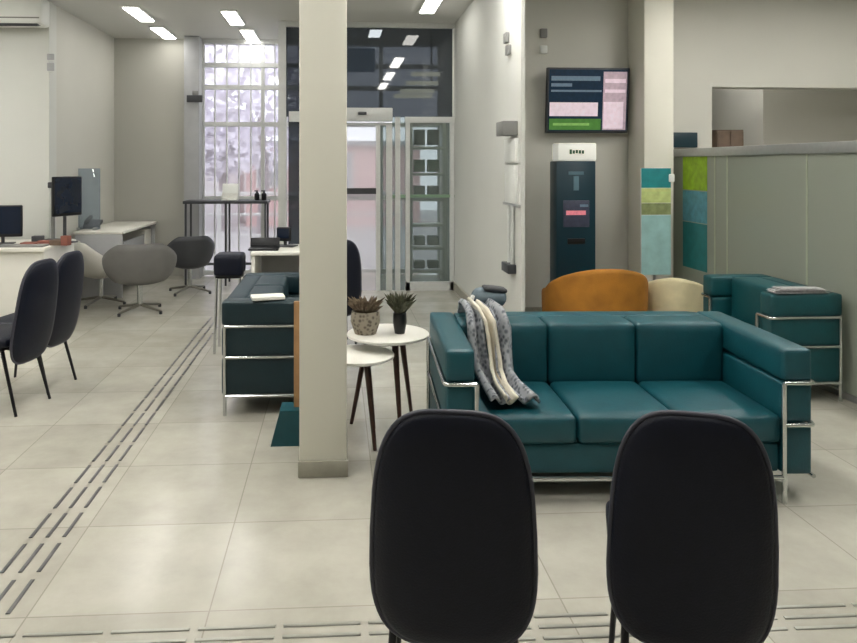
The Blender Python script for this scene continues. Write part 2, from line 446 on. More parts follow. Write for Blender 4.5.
# ------------------------------------------------------------------ visitor chairs
def chair_back_pts(n=52, w=.37, h=.62):
    out = []
    for k in range(n):
        a = 2*PI*k/n
        ca, sa = math.cos(a), math.sin(a)
        e = 2/3.7
        px = math.copysign(abs(ca)**e, ca)*w/2; pz = math.copysign(abs(sa)**e, sa)*h/2
        px *= 1 - .085*(pz/(h/2)) - .045*(pz/(h/2))**2
        out.append((px, pz))
    return out
def make_chair(label, group):
    # seat looks to +y, backrest on the -y side
    t = thing('visitor_chair', label, 'chair', (0,0,0), 0, group)
    H0, W0 = .62, .395
    def bend(x, z, off):        # backrest leans backward, slightly dished
        u = (z-.335)/.575
        return Vector((x, -.225 - .085*u + .35*x*x + off + .03*(u-.5)**2*4*.3, z))
    zc = .30+.302
    pts = chair_back_pts(w=W0)
    m = MB(); bm = m.bm
    def ring(s, off): return [bm.verts.new(bend(p[0]*s, zc+p[1]*(1-(1-s)*.65), off)) for p in pts]
    layers = [(.2,.034),(.5,.033),(.78,.029),(.93,.020),(1.,.004),(.985,-.010),(.93,-.020),(.75,-.026),(.45,-.029),(.2,-.03)]
    rings = [ring(*l) for l in layers]
    n = len(pts)
    for a, c in zip(rings, rings[1:]):
        for k in range(n): bm.faces.new([a[k], a[(k+1)%n], c[(k+1)%n], c[k]])
    bm.faces.new(rings[0]); bm.faces.new(rings[-1][::-1])
    back = m.build('backrest', BLACK, t, ang=60)
    m = MB(); m.tube([bend(p[0]*1.0, zc+p[1], -.004) for p in pts], .007, 8, closed=True)
    o = m.build('piping', PIPING, back, ang=60)
    m = MB(); m.cushion((0,.02,.435),(.39,.41,.06), .028, (0,0,.012))
    m.build('seat', BLACK, t, ang=60)
    MB().box((0,.03,.395),(.35,.36,.02), bev=.006).build('seat_frame', BLKMET, t)
    for q in (-1,1):
        MB().tube([(q*.1,.05,.39),(q*.1,-.16,.385),(q*.1,-.205,.40),(q*.1,-.232,.47)], .011, 8, fillet=.04).build('back_support', BLKMET, t)
    for sx in (-1,1):
        MB().tube([(sx*.15,.17,.39),(sx*.175,.225,0)], .012, 10, rend=.009).build('leg', BLKMET, t)
        MB().tube([(sx*.15,-.13,.39),(sx*.168,-.235,0)], .012, 10, rend=.009).build('leg', BLKMET, t)
    return t
YC = 2.02
# place so that the backrest top sits at about 1.72 m
cl = make_chair('black high-back visitor chair in the foreground, the left one in front of sofa', 'front visitor chairs')
cl.location = (xw(452,1.72)+.05, 1.72+.28, 0); cl.rotation_euler.z = math.radians(-10)
rc = dup(cl, (xw(700,1.68)+.07, 1.68+.26, 0), math.radians(-19), 'black high-back visitor chair in the foreground, the right one in front of sofa')
rc.scale.x = .94
def left_chair(px, Y, rz, lab):
    dup(cl, (xw(px, Y), Y, 0), rz, lab, 'visitor chairs at the left edge')
left_chair(-1, 4.62, math.radians(78), 'black visitor chair at the left edge, cut by the picture border')
left_chair(30, 5.02, math.radians(80), 'black visitor chair at left, second from the picture border')

# ------------------------------------------------------------------ tubular-frame sofas
def make_sofa(name, label, cat, loc, rotz, W, D, seats, arm=.13, m=TEAL):
    # front looks to -y; origin at the middle of the footprint
    t = thing(name, label, cat, loc, rotz)
    x0, x1, y0, y1 = -W/2, W/2, -D/2, D/2
    for s in (-1,1):
        xc = s*(W/2-arm/2)
        for (za, zb) in ((.12,.342),(.35,.528),(.536,.68)):
            MB().cushion((xc,0,(za+zb)/2),(arm,D,zb-za), .016, (.006,.004,.004)).build('arm_panel', m, t, ang=60)
        ix = s*(W/2-arm-.004); ox = s*(W/2+.006)
        for z in (.532, .346):
            MB().tube([(ox,y1-.02,z),(ox,y0-.012,z),(ix,y0-.012,z)], .0095, 10, fillet=.035).build('arm_rail', CHROME, t, ang=60)
        MB().tube([(ix,y0-.012,.532),(ix,y0-.012,0)], .011, 12).build('leg', CHROME, t)
        MB().tube([(ox,y1-.02,.532),(ox,y1-.02,0)], .011, 12).build('leg', CHROME, t)
    iw = W-2*arm
    MB().cushion((0,-.01,.19),(iw-.012,D-.06,.14), .02).build('base_panel', m, t, ang=60)
    MB().tube([(x0+arm,y0-.012,.115),(x1-arm,y0-.012,.115)], .011, 10).build('front_rail', CHROME, t)
    MB().tube([(x0,y1-.02,.115),(x1,y1-.02,.115)], .011, 10).build('rear_rail', CHROME, t)
    for s in (-1,1):
        MB().tube([(s*(W/2+.006),y0,.115),(s*(W/2+.006),y1-.02,.115)], .0095, 10).build('side_rail', CHROME, t)
    MB().cushion((0,y1-.07,.40),(iw-.004,.13,.56), .02, (0,0,.002)).build('back_panel', m, t, ang=60)
    sw = iw/seats
    for i in range(seats):
        xc = x0+arm+sw*(i+.5)
        MB().cushion((xc,y0+(D-.32)/2+.004,.32),(sw-.005,D-.32,.13), .028, (0,.004,.014)).build('seat_cushion', m, t, ang=60)
        MB().cushion((xc,y1-.225,.52),(sw-.004,.21,.32), .024, (0,.010,.004)).build('back_cushion', m, t, ang=60)
    return t
# three-seat sofa in the middle
sx0, sx1, sy = xw(450,3.16), xw(809,3.14), 3.15
SW, SD = sx1-sx0, .86
SCX, SCY = (sx0+sx1)/2, sy+SD/2
make_sofa('three_seat_sofa', 'teal three-seat sofa with chrome tube frame, facing the front chairs', 'sofa', (SCX,SCY-.028,0), math.radians(-2.5), SW, SD, 3)
# sofa end on the left, facing right
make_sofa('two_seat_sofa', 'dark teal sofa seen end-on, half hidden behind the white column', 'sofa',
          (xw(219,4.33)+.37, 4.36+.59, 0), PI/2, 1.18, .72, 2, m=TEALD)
# armchair on the right
make_sofa('armchair', 'teal armchair with chrome rails beside the frosted glass partition', 'armchair', (2.985, 4.40+.43, 0), -PI/2, .86, .47, 1, m=mat('deep_teal_leatherette',(5,68,74),.45,var=.1,scale=14,bump=.12,bscale=120))

# magazine and papers on the arms
m = MB(); m.cushion((0,0,.012),(.2,.13,.022), .006, n=4, rot=(0,0,.2)); 
tag(m.build('magazine', PAPER, None, (xw(268,4.43),4.42,.684)), 'pale magazine lying on the arm of the dark teal sofa', 'magazine')
g = MB()
for i in range(5): g.box((random.uniform(-.02,.02),random.uniform(-.01,.01),.004+i*.006),(.36-.02*i,.09,.004), rot=(0,0,random.uniform(-.06,.06)))
tag(g.build('newspaper', mat('newsprint',(150,150,150),.8,var=.25,scale=60), None, (2.96,4.45,.684), smooth=False), 'grey folded newspaper lying on the arm of the right armchair', 'newspaper')

# ------------------------------------------------------------------ jacket and bag on the sofa
def drape(u0, u1, seed, wob):
    x0 = sx0+.13
    yb = SCY+SD/2
    path = [(yb-.02,.60),(yb-.03,.705),(yb-.12,.715),(yb-.30,.71),(yb-.37,.66),(yb-.40,.52),(yb-.44,.44),(yb-.56,.412),(yb-.78,.41)]
    def fn(a, bb):
        s = bb*(len(path)-1); i = min(int(s), len(path)-2); f = s-i
        y = path[i][0]*(1-f)+path[i+1][0]*f; z = path[i][1]*(1-f)+path[i+1][1]*f
        u = u0+(u1-u0)*a
        spread = .15 + .055*bb
        x = x0 + .035 + spread*u + .02*bb
        k = math.sin(u*17+seed)*.5+.5
        off = .012 + wob*k
        # lift away along a rough normal
        return Vector((x + .012*math.sin(bb*9+seed), y - off*.75*min(1,bb*2), z + off*.8))
    return fn
jk = thing('jacket', 'grey patterned jacket with white lining draped over left corner of sofa', 'jacket', (0,0,0))
MB().grid(drape(0,.42,0,.05), 14, 44).build('left_panel', CLOTHG, jk, ang=80, thick=.012)
MB().grid(drape(.38,.66,2,.07), 14, 44).build('lining', CLOTHW, jk, ang=80, thick=.014)
MB().grid(drape(.66,1.12,4,.06), 14, 44).build('right_panel', CLOTHG, jk, ang=80, thick=.012)
bg = thing('handbag', 'slate grey handbag with white strap on the sofa back above the jacket', 'bag', (xw(494,3.8),SCY+SD/2-.075,.725))
m = MB(); m.cushion((0,0,.045),(.19,.11,.09), .04, (0,.012,.012)); m.build('body', BAGG, bg, ang=60)
m = MB(); m.cushion((.03,-.01,.092),(.13,.09,.025), .012, (0,0,.006), n=5, rot=(0,.12,0)); m.build('flap', DKGREY, bg, ang=60)
m = MB(); m.tube([(-.09,-.03,.06),(-.125,-.05,.0),(-.11,-.12,-.04),(-.06,-.2,-.06),(.02,-.19,-.05)], .012, 8, fillet=.05); m.build('strap', WHITEM, bg, ang=60)

# ------------------------------------------------------------------ side tables and plants
def side_table(x, y, h, r, label, a0):
    t = thing('side_table', label, 'table', (x,y,0), 0, 'nesting side tables')
    MB().lathe([(0,h-.024),(r-.02,h-.024),(r,h-.016),(r,h-.004),(r-.006,h),(0,h)], seg=48).build('tabletop', WHITE, t, ang=40)
    for k in range(3):
        a = a0+2*PI*k/3
        c, s = math.cos(a), math.sin(a)
        MB().tube([(c*r*.5,s*r*.5,h-.024),(c*r*.92,s*r*.92,0)], .019, 12, rend=.010).build('leg', WALNUT, t)
    return t
T1 = (xw(388,4.12), 4.12); T2 = (xw(366,3.93), 3.97)
side_table(T1[0], T1[1], .54, .235, 'taller round white side table with dark wooden legs, beside the sofa arm', math.radians(-75))
side_table(T2[0]-.045, T2[1]-.03, .47, .2, 'lower round white side table tucked under the taller one', math.radians(-62))
def plant(name, label, cat, x, y, z, pr, ph, pm, lm, n, hh, spread, seed):
    random.seed(seed)
    t = thing(name, label, cat, (x,y,z))
    MB().lathe([(0,.002),(pr*.72,.002),(pr,ph*.55),(pr*.93,ph),(pr*.83,ph),(pr*.8,ph*.85),(0,ph*.85)], seg=24).build('pot', pm, t, ang=50)
    m = MB()
    for k in range(n):
        a = random.uniform(0,2*PI); l = random.uniform(.55,1)*hh; sp = random.uniform(.15,1)*spread
        base = Vector((math.cos(a)*pr*.4, math.sin(a)*pr*.4, ph*.85))
        tip = base + Vector((math.cos(a)*sp, math.sin(a)*sp, l))
        mid = (base+tip)/2 + Vector((0,0,l*.15)); wv = Vector((-math.sin(a),math.cos(a),0))*random.uniform(.007,.014)
        m._add([base, mid-wv, tip, mid+wv], [[0,1,2,3]])
        m._add([base, mid+Vector((0,0,.012))-wv*.3, tip, mid-Vector((0,0,.012))+wv*.3], [[0,1,2,3]])
    m.build('foliage', lm, t, smooth=False)
    return t
plant('potted_plant', 'dried plant in squat mottled grey pot on the side table, next to column', 'plant', T1[0]-.13, T1[1]-.02, .54, .085, .13, POTG, DRIED, 130, .10, .09, 3)
plant('potted_plant', 'grey-green plant in a slim black pot on the side table', 'plant', T1[0]+.065, T1[1]-.03, .54, .04, .12, mat('black_ceramic',(22,24,24),.35,var=.05), LEAF, 130, .13, .085, 5)

# stand behind the column: tan upright with teal wedge foot
t = thing('display_stand', 'narrow tan display stand with teal foot behind the white column', 'stand', (xw(296,3.95)+.06, 3.93, 0))
MB().box((0,0,.4),(.14,.03,.72), bev=.005).build('upright', TANW, t)
MB().prism([(-.19,0),(.05,0),(.05,.19),(-.14,.19)], -.07, .07, Matrix.Rotation(PI/2,4,'X')).build('foot', TEAL, t)

# ------------------------------------------------------------------ television
YTV = YT-.12
xt0, xt1 = xw(546,YTV), xw(628,YTV)
zt0, zt1 = zw(133,2.45,YTV), zw(68,2.45,YTV)
TW, TH = xt1-xt0, zt1-zt0
tv = thing('television', 'wall-mounted television showing dark blue and white panels, high above the totem', 'television', ((xt0+xt1)/2, YTV, (zt0+zt1)/2))
tilt = math.radians(5)
R_ = Matrix.Rotation(tilt,4,'X')
def tvbox(name, x0, x1, z0, z1, yy, th, m, parent):
    b = MB(); c = R_ @ Vector(((x0+x1)/2, yy, (z0+z1)/2))
    b.box(c, (x1-x0, th, z1-z0), rot=(tilt,0,0)); return b.build(name, m, parent, smooth=False)
b = MB(); b.box((0,0,0),(TW,.05,TH), rot=(tilt,0,0), bev=.008); body = b.build('housing', DKGREY, tv)
MB().box((0,.068,0),(.2,.1,.2), bev=.01).build('wall_bracket', BLKMET, tv)
w2, h2 = TW/2, TH/2
def bl(name, u0,u1,v0,v1,m,d=0): tvbox(name, -w2+TW*u0, -w2+TW*u1, h2-TH*v1, h2-TH*v0, -.0262-d, .002, m, tv)
bl('screen', .025,.975,.03,.965, SCRN_D)
bl('screen_row', .05,.64,.13,.20, SCRN_L, .002); bl('screen_row', .05,.30,.24,.29, SCRN_L, .002)
bl('screen_row', .05,.66,.34,.37, SCRN_L, .002)
bl('screen_panel', .035,.62,.53,.74, SCRN_W, .002); bl('screen_panel', .035,.66,.78,.95, SCRN_G, .002)
bl('screen_panel', .68,.965,.06,.95, mat('screen_mauve',(170,150,160),.3,var=.2,scale=30,emit=.5), .002)
bl('screen_row', .70,.95,.17,.23, SCRN_W, .004); bl('screen_row', .70,.95,.33,.38, SCRN_W, .004)
bl('screen_panel', .69,.93,.52,.93, SCRN_W, .004)
bl('screen_row', .08,.52,.845,.885, mat('screen_lime',(120,160,90),.3,var=.2,scale=30,emit=.5), .004)

# ------------------------------------------------------------------ ticket totem
YK = 6.5
xk = xw(572.5,YK); kw = xw(592,YK)-xw(553,YK)
tt = thing('ticket_totem', 'tall dark teal ticket totem with white header under the television', 'kiosk', (xk,YK,0))
zh = zw(161,xk,YK-.1); ztp = zw(143,xk,YK-.1)
MB().box((0,0,zh/2+.02),(kw,.2,zh-.04), bev=.012).build('cabinet', TOTEM, tt)
MB().box((0,-.02,.02),(kw+.08,.34,.04), bev=.008).build('plinth', DKGREY, tt)
hd = MB().box((.012,-.005,(zh+ztp)/2),(kw-.01,.19,ztp-zh), bev=.012).build('header', mat('lit_header',(238,238,230),.4,var=.01,emit=.25), tt)
m = MB(); random.seed(4)
for i in range(5): m.box((-.05+i*.028,-.102,(zh+ztp)/2+.005+random.uniform(-.006,.006)),(.02,.004,.03+.012*(i==0)))
m.build('header_lettering', DGREEN, hd, smooth=False)
m = MB(); m.box((0,-.102,zw(173,xk,YK)),(.14,.004,.03)); m.box((0,-.102,zw(183,xk,YK)),(.05,.004,.13)); m.build('emblem', mat('slate_emblem',(88,118,132),.5,var=.1), tt, smooth=False)
sc = MB().box((0,-.104,zw(213,xk,YK)),(.24,.012,.24), bev=.004).build('ticket_screen', mat('ticket_screen_dark',(58,62,78),.3,var=.2,scale=30,emit=.25), tt)
m = MB(); m.box((-.005,-.112,zw(212,xk,YK)),(.18,.004,.04)); m.build('screen_digits', SCRN_R, sc, smooth=False)
m = MB(); m.box((.07,-.112,zw(205,xk,YK)),(.075,.004,.022)); m.build('screen_line', SCRN_L, sc, smooth=False)
MB().box((0,-.105,zw(240,xk,YK)),(.16,.02,.05), bev=.005).build('ticket_slot', BLKMET, tt)

# ------------------------------------------------------------------ tub chairs behind the sofa
def tub_chair(label, cat, loc, rz, W, D, H, m, seat_m):
    t = thing('tub_chair', label, cat, loc, rz)     # opens to +y
    def fn(a, bb):
        ang = PI*(-.12) - (PI*.76)*0 + (a)*(PI*1.24) + PI     # from right arm round the back to the left arm
        rx, ry = W/2, D/2
        c, s = math.cos(ang), math.sin(ang)
        top = H*(.70 + .30*max(0,-s)**.7)
        z = .1 + (top-.1)*bb
        f = .93 + .07*math.sin(bb*PI*.6)
        return Vector((rx*c*f, ry*s*f, z))
    o = MB().grid(fn, 36, 8).build('shell', m, t, ang=70, thick=.1)
    md = o.modifiers.new('bevel','BEVEL'); md.width = .035; md.segments = 3
    MB().cushion((0,.05,.30),(W*.76,D*.72,.2), .06, (0,0,.02)).build('seat_cushion', seat_m, t, ang=60)
    for sx in (-1,1):
        for sy_ in (-1,1):
            MB().tube([(sx*W*.27,sy_*D*.25,.21),(sx*W*.3,sy_*D*.28,0)], .018, 10, rend=.011).build('leg', WALNUT, t)
    return t
YO = 5.75
tub_chair('ochre tub chair with rounded back, behind the three-seat sofa', 'armchair', (xw(594,YO), YO, 0), 0, .74, .66, .70, OCHRE, OCHRE)
t2 = tub_chair('cream tub chair, smaller, behind the right end of the sofa', 'armchair', (xw(672,YO+.1), YO+.05, 0), math.radians(-25), .44, .5, .60, CREAM, BROWNF)

# ------------------------------------------------------------------ poster stand, stickers, sign
YP = 6.2
px0, px1 = xw(641,YP), xw(671,YP)
pt = thing('poster_stand', 'teal and pale green poster stand in front of the right column', 'poster stand', ((px0+px1)/2,YP,0))
pw = px1-px0; zc = lambda py: zw(py, 2.8, YP)
MB().box((0,.01,(zc(168)+zc(275))/2),(pw,.02,zc(168)-zc(275)), bev=.004).build('board', WHITEM, pt)
for nm, a, bb, m in (('poster_header',168,188,TEALP),('poster_band',188,203,YELP),('poster_photo',203,215,mat('olive_print',(130,140,96),.5,var=.25,scale=20)),('poster_text',215,275,PALEP)):
    MB().box((0,-.002,(zc(a)+zc(bb))/2),(pw-.006,.004,zc(a)-zc(bb)-.004)).build(nm, m, pt, smooth=False)
MB().tube([(0,.03,.02),(0,.03,zc(270))], .015, 10).build('post', ALU, pt)
MB().lathe([(0,0),(.15,0),(.15,.012),(.02,.03),(0,.03)], (0,.03,0)).build('foot', ALU, pt)
MB().box((pw*.5,-.012,zc(178)),(.05,.02,.07), bev=.008).build('white_glint', WHITEM, pt)  # small white block standing in for a light reflection

XP = 3.28
gp = thing('glass_partition', 'frosted green glass partition with grey top rail behind the right armchair', 'partition', (XP,0,0))
yp0, yp1 = 2.6, 6.95
MB().box((0,(yp0+yp1)/2,1.615),(.07,yp1-yp0,.075), bev=.006).build('top_rail', ALU, gp)
MB().box((0,(yp0+yp1)/2,.02),(.05,yp1-yp0,.04), bev=.004).build('bottom_rail', ALU, gp)
ye = [yp1-.02, 6.05, XP/ratio(728)+.0, XP/ratio(808), 3.6, yp0]
for k in range(len(ye)-1):
    a, bb = ye[k], ye[k+1]
    MB().box((0,(a+bb)/2,.81),(.012,abs(a-bb)-.008,1.54)).build('pane', FROST, gp, smooth=False)
for yy in ye[:5]:
    MB().box((0,yy,.81),(.022,.014,1.54)).build('joint_strip', mat('pale_joint',(190,198,176),.4,var=.03), gp, smooth=False)
def sticker(name, a, bb, y0, y1, m, label):
    z0, z1 = zw(bb,XP,6.4), zw(a,XP,6.4)
    o = MB().box((0,0,0),(.004,y1-y0,z1-z0)).build(name, m, None, (XP-.0085,(y0+y1)/2,(z0+z1)/2), smooth=False)
    tag(o, label, 'sticker', 'posters on the glass partition')
sticker('glass_poster', 156, 190, 6.18, 6.62, GREENP, 'lime green poster stuck at the top of the glass partition')
sticker('glass_poster', 191, 222, 6.18, 6.62, BLUEP, 'pale blue poster on the glass partition below the lime green one')
sticker('glass_poster', 223, 269, 6.18, 6.62, TEALP, 'teal poster on the glass partition, lowest of the three')
o = MB().box((0,0,0),(.25,.03,.15), bev=.006).build('wall_sign', mat('sign_dark_teal',(22,50,60),.4,var=.08), None, (xw(684,YT), YT-.016, zw(140,3.4,YT)))
tag(o, 'small dark teal blank sign just above the partition rail', 'sign')
o = thing('tall_cabinet', 'brown wooden cabinet top seen through the opening above the partition', 'cabinet', (xw(726,7.6), 7.72, 0))
MB().box((0,0,.96),(.3,.4,1.84), bev=.006).build('carcass', WOODB, o)
MB().box((-.072,-.208,.96),(.14,.016,1.8), bev=.003).build('door', WOODB, o); MB().box((.072,-.208,.96),(.14,.016,1.8), bev=.003).build('door', WOODB, o)
MB().box((0,0,.02),(.28,.36,.04)).build('plinth', DKGREY, o)

# ------------------------------------------------------------------ things on the side wall of the vestibule
def wall_box(name, px, p0, p1, width, depth, m, label, cat, bev=.006):
    Y = XF/ratio(px); z0, z1 = zw(p1,XF,Y), zw(p0,XF,Y)
    o = MB().box((0,0,0),(depth,width,z1-z0), bev=bev).build(name, m, None, (XF-depth/2,Y,(z0+z1)/2)); tag(o, label, cat); return o
Y0 = XF/ratio(513)
wp = thing('wall_dispenser', 'white wall panel with dark dispenser on top and slim pole below, left of totem', 'dispenser', (XF,Y0,0))
zz = lambda py: zw(py, XF, Y0)
def wb(nm, p0, p1, wd, dp, m, dy=0): MB().box((-dp/2,dy,(zz(p0)+zz(p1))/2),(dp,wd,zz(p0)-zz(p1)), bev=.006).build(nm, m, wp)
wb('dispenser_head', 122, 136, .24, .12, MIDG, -.04)
wb('upper_panel', 139, 163, .36, .03, WHITEM); wb('lower_panel', 165, 203, .33, .03, WHITEM)
wb('bracket', 203, 206, .5, .025, ALU)
MB().tube([(-.02,.05,zz(205)),(-.02,.05,zz(268))], .016, 10).build('pole', ALUL, wp); MB().tube([(-.02,-.06,zz(205)),(-.02,-.06,zz(268))], .016, 10).build('pole', ALUL, wp)
wb('socket_box', 263, 272, .22, .07, DKGREY)
wall_box('junction_box', 508, 33, 43, .10, .03, MIDG, 'small grey box high on the white side wall, upper of two', 'wall box')
wall_box('junction_box', 510, 45, 55, .10, .03, MIDG, 'small grey box high on the white side wall, lower of two', 'wall box')
for (p0, p1, m, l) in ((29,38,MIDG,'small grey sensor high on the television wall, above a white one'),(46,54,WHITEM,'small white sensor high on the television wall, below the grey one')):
    X = xw(543,YT); z0, z1 = zw(p1,X,YT), zw(p0,X,YT)
    tag(MB().box((0,0,0),(.07,.04,z1-z0), bev=.008).build('wall_sensor', m, None, (X,YT-.02,(z0+z1)/2)), l, 'sensor')

# ------------------------------------------------------------------ left side: air conditioner, desks, screens
YA = YL-.13
xa1 = xw(46,YA); za0 = zw(27,xa1,YA)
ac = thing('air_conditioner', 'white wall air conditioner at the top left corner', 'air conditioner', (xa1-.42, YA, za0))
MB().cushion((0,0,.15),(.84,.24,.29), .035, n=6).build('casing', WHITEM, ac, ang=50)
MB().box((0,-.06,.012),(.76,.11,.03), rot=(math.radians(14),0,0), bev=.006).build('louvre', DKGREY, ac)
MB().box((0,-.122,.07),(.80,.006,.012)).build('front_seam', MIDG, ac, smooth=False)
for (p0,p1,l) in ((54,60,'small light switch on the left wall edge, upper'),(63,71,'small light switch on the left wall edge, lower')):
    X = xw(51,YL); z0, z1 = zw(p1,X,YL), zw(p0,X,YL)
    tag(MB().box((0,0,0),(.07,.02,z1-z0), bev=.004).build('light_switch', LIGHTG, None, (X,YL-.01,(z0+z1)/2)), l, 'switch')

# service desk in front of the left wall
dx1 = xw(79, 6.75)
dk = thing('service_desk', 'long white service desk below the air conditioner', 'desk', (dx1-1.25-.27, 7.05, 0))
MB().box((0,0,.735),(2.5,.8,.03), bev=.004).build('worktop', WHITE, dk)
MB().box((0,-.34,.36),(2.4,.02,.72), bev=.003).build('front_panel', WHITE, dk)
for s in (-1,1): MB().box((s*1.225,0,.36),(.03,.74,.72), bev=.003).build('side_panel', WHITE, dk)
MB().box((0,-.33,.03),(2.4,.03,.06)).build('kick_strip', MIDG, dk, smooth=False)
d2 = thing('side_desk', 'white desk along the left recess wall, beyond the service desk', 'desk', (XL+.30, 9.02, 0))
MB().box((0,0,.735),(.56,1.5,.03), bev=.004).build('worktop', WHITE, d2)
MB().box((.2,.1,.36),(.02,1.2,.5), bev=.003).build('front_panel', LIGHTG, d2)
for s in (-1,1): MB().box((0,s*.73,.36),(.52,.03,.72), bev=.003).build('side_panel', LIGHTG, d2)
MB().box((.0,.55,.35),(.44,.3,.62), bev=.006).build('drawer_unit', WHITE, d2)

def monitor(label, px, Y, z, wd, ht, rz, base=.11):
    t = thing('monitor', label, 'monitor', (xw(px,Y),Y,z), rz)
    MB().box((0,0,base+ht/2),(wd,.035,ht), bev=.012).build('screen_housing', BLKMET, t)
    MB().box((0,-.019,base+ht/2+.008),(wd-.03,.003,ht-.045)).build('screen', mat('screen_off_blue',(20,30,48),.15,var=.1), t, smooth=False)
    MB().tube([(0,.03,.01),(0,.03,base+ht*.4)], .016, 10).build('stand_neck', DKGREY, t)
    MB().box((0,.03,.006),(.2,.14,.012), bev=.005).build('stand_base', DKGREY, t)
    return t
monitor('black monitor at the left picture edge on the service desk', 2, 7.0, .75, .36, .30, math.radians(10), .07)
monitor('slim dark monitor at the right end of the service desk', 67, 7.08, .75, .34, .38, math.radians(62), .26)
o = thing('document_camera', 'grey post holder with small head, behind the right monitor on the service desk', 'stand', (xw(53,7.36),7.36,.75))
MB().tube([(0,0,.01),(0,0,.55)], .02, 10).build('post', MIDG, o); MB().box((0,0,.006),(.14,.12,.012), bev=.004).build('base', DKGREY, o); MB().box((.05,-.02,.55),(.17,.07,.06), bev=.01).build('head', DKGREY, o)
o = thing('telephone', 'small dark desk telephone beyond the right monitor', 'telephone', (xw(93,8.75), 8.75, .75))
MB().box((0,0,.05),(.18,.2,.04), rot=(.3,0,0), bev=.01).build('base', DKGREY, o); MB().box((-.05,0,.10),(.05,.2,.045), rot=(.3,0,0), bev=.015).build('handset', BLKMET, o)
MB().box((0,.03,.02),(.12,.08,.04), bev=.004).build('foot', DKGREY, o)
o = thing('acrylic_screen', 'clear bluish acrylic screen standing on the white side desk', 'screen', (xw(87,8.5), 8.5, .75))
MB().box((0,0,.36),(.3,.012,.7), bev=.003).build('sheet', ACRY, o); MB().box((-.1,0,.015),(.04,.12,.03), bev=.004).build('foot', ALU, o); MB().box((.1,0,.015),(.04,.12,.03), bev=.004).build('foot', ALU, o)
random.seed(12)
for (px, Y, sz, m, nm, l) in ((31,6.9,(.16,.11,.03),REDB,'stapler_box','flat brick-red box on the service desk, nearest the left monitor'),
                           (38,7.1,(.10,.08,.07),DKGREY,'pen_holder','dark square pen holder on the service desk behind the red boxes'),
                           (45,6.95,(.12,.09,.04),REDB,'stapler_box','small brick-red box in the middle of the service desk'),
                           (57,6.9,(.11,.08,.05),WOODB,'card_box','brown card box on the service desk, in front of the right monitor'),
                           (66,6.88,(.07,.07,.09),REDB,'pen_pot','dark red square pen pot at the right end of the service desk')):
    b = MB(); b.box((0,0,sz[2]/2),sz, bev=.006)
    o = b.build(nm, m, None, (xw(px,Y),Y,.75), rotz=random.uniform(-.3,.3)); tag(o, l, 'desk item')
b = MB(); b.box((0,0,.009),(.42,.15,.018), bev=.006)
tag(b.build('keyboard', MIDG, None, (xw(22,6.78),6.8,.75)), 'grey keyboard near the front edge of the service desk', 'keyboard')

# swivel shell chairs
def swivel_chair(label, loc, rz, m, W=.66, H=.70, seat=.36):
    t = thing('swivel_chair', label, 'chair', loc, rz, 'swivel shell chairs')   # opens to +y
    def fn(a, bb):
        ang = 2*PI*a
        c, s = math.cos(ang), math.sin(ang)
        back = (.5-.5*s)**1.5                       # 1 at the back
        top = seat+.05 + (H-seat-.05)*min(1,back*1.15)
        if bb < .5:
            r = bb/.5*.70; z = seat - .04*(1-(bb/.5)**2) - .03
        else:
            k = (bb-.5)/.5; r = .70 + .30*math.sin(k*PI/2); z = seat-.03 + (top-seat+.03)*k**1.25
        return Vector((W/2*r*c*(1-.2*max(0,s)), W/2*r*s*.92, z))
    MB().grid(fn, 40, 14).build('shell', m, t, ang=80, thick=.03)
    MB().cushion((0,.02,seat-.01),(W*.6,W*.55,.05), .022, (0,0,.01)).build('seat_pad', m, t, ang=60)
    MB().tube([(0,0,.06),(0,0,seat-.05)], .025, 14).build('post', CHROME, t)
    for k in range(4):
        a = PI/4+k*PI/2
        MB().tube([(0,0,.075),(math.cos(a)*.28,math.sin(a)*.28,.03)], .018, 8, rend=.012).build('base_arm', mat('base_metal',(120,118,108),.35,metal=.6,var=.05), t)
        MB().lathe([(0,0),(.016,0),(.016,.03),(0,.03)], (math.cos(a)*.28,math.sin(a)*.28,0), seg=12).build('glide', DKGREY, t)
    return t
swivel_chair('mid-grey swivel shell chair with star base, in the open floor at left', (xw(140,7.5), 7.5, 0), math.radians(15), GREYSH, .70, .72)
swivel_chair('pale swivel shell chair behind the grey one, against the side desk', (xw(101,7.95), 7.95, 0), math.radians(-60), mat('pale_shell',(186,184,176),.5,var=.04), .56, .68)
swivel_chair('dark swivel shell chair beside the facade pillar', (xw(190,8.6), 8.6, 0), math.radians(20), DKGREY, .54, .68)

# high writing table by the glazing
YH = 9.2
hx0, hx1 = xw(186,YH), xw(269,YH)
ht = thing('writing_table', 'high narrow writing table with thin dark legs before the glazing', 'table', ((hx0+hx1)/2,YH,0))
zt_ = zw(200,-1,YH); hw = hx1-hx0
MB().box((0,0,zt_-.02),(hw,.4,.035), bev=.004).build('tabletop', DKGREY, ht)
for sx in (-1,0,1):
    for sy_ in (-1,1):
        MB().box((sx*(hw/2-.03),sy_*.16,(zt_-.03)/2),(.024,.024,zt_-.03), bev=.003).build('leg', DKGREY, ht)
MB().box((0,0,.25),(hw-.06,.02,.03)).build('stretcher', DKGREY, ht, smooth=False)
for px, l in ((257,'dark pump bottle on the high writing table, left of the pair'),(264,'dark pump bottle on the high writing table, right of the pair')):
    o = thing('pump_bottle', l, 'bottle', (xw(px,YH),YH,zt_-.0025), 0, 'bottles on the writing table')
    MB().lathe([(0,0),(.03,0),(.032,.01),(.032,.08),(.012,.1),(.012,.11),(0,.11)], seg=16).build('body', BLKMET, o); MB().box((-.01,0,.118),(.05,.014,.016), bev=.004).build('pump', DKGREY, o)
o = thing('leaflet_rack', 'white leaflet holder standing on the high writing table', 'rack', (xw(230,YH),YH,zt_-.0025))
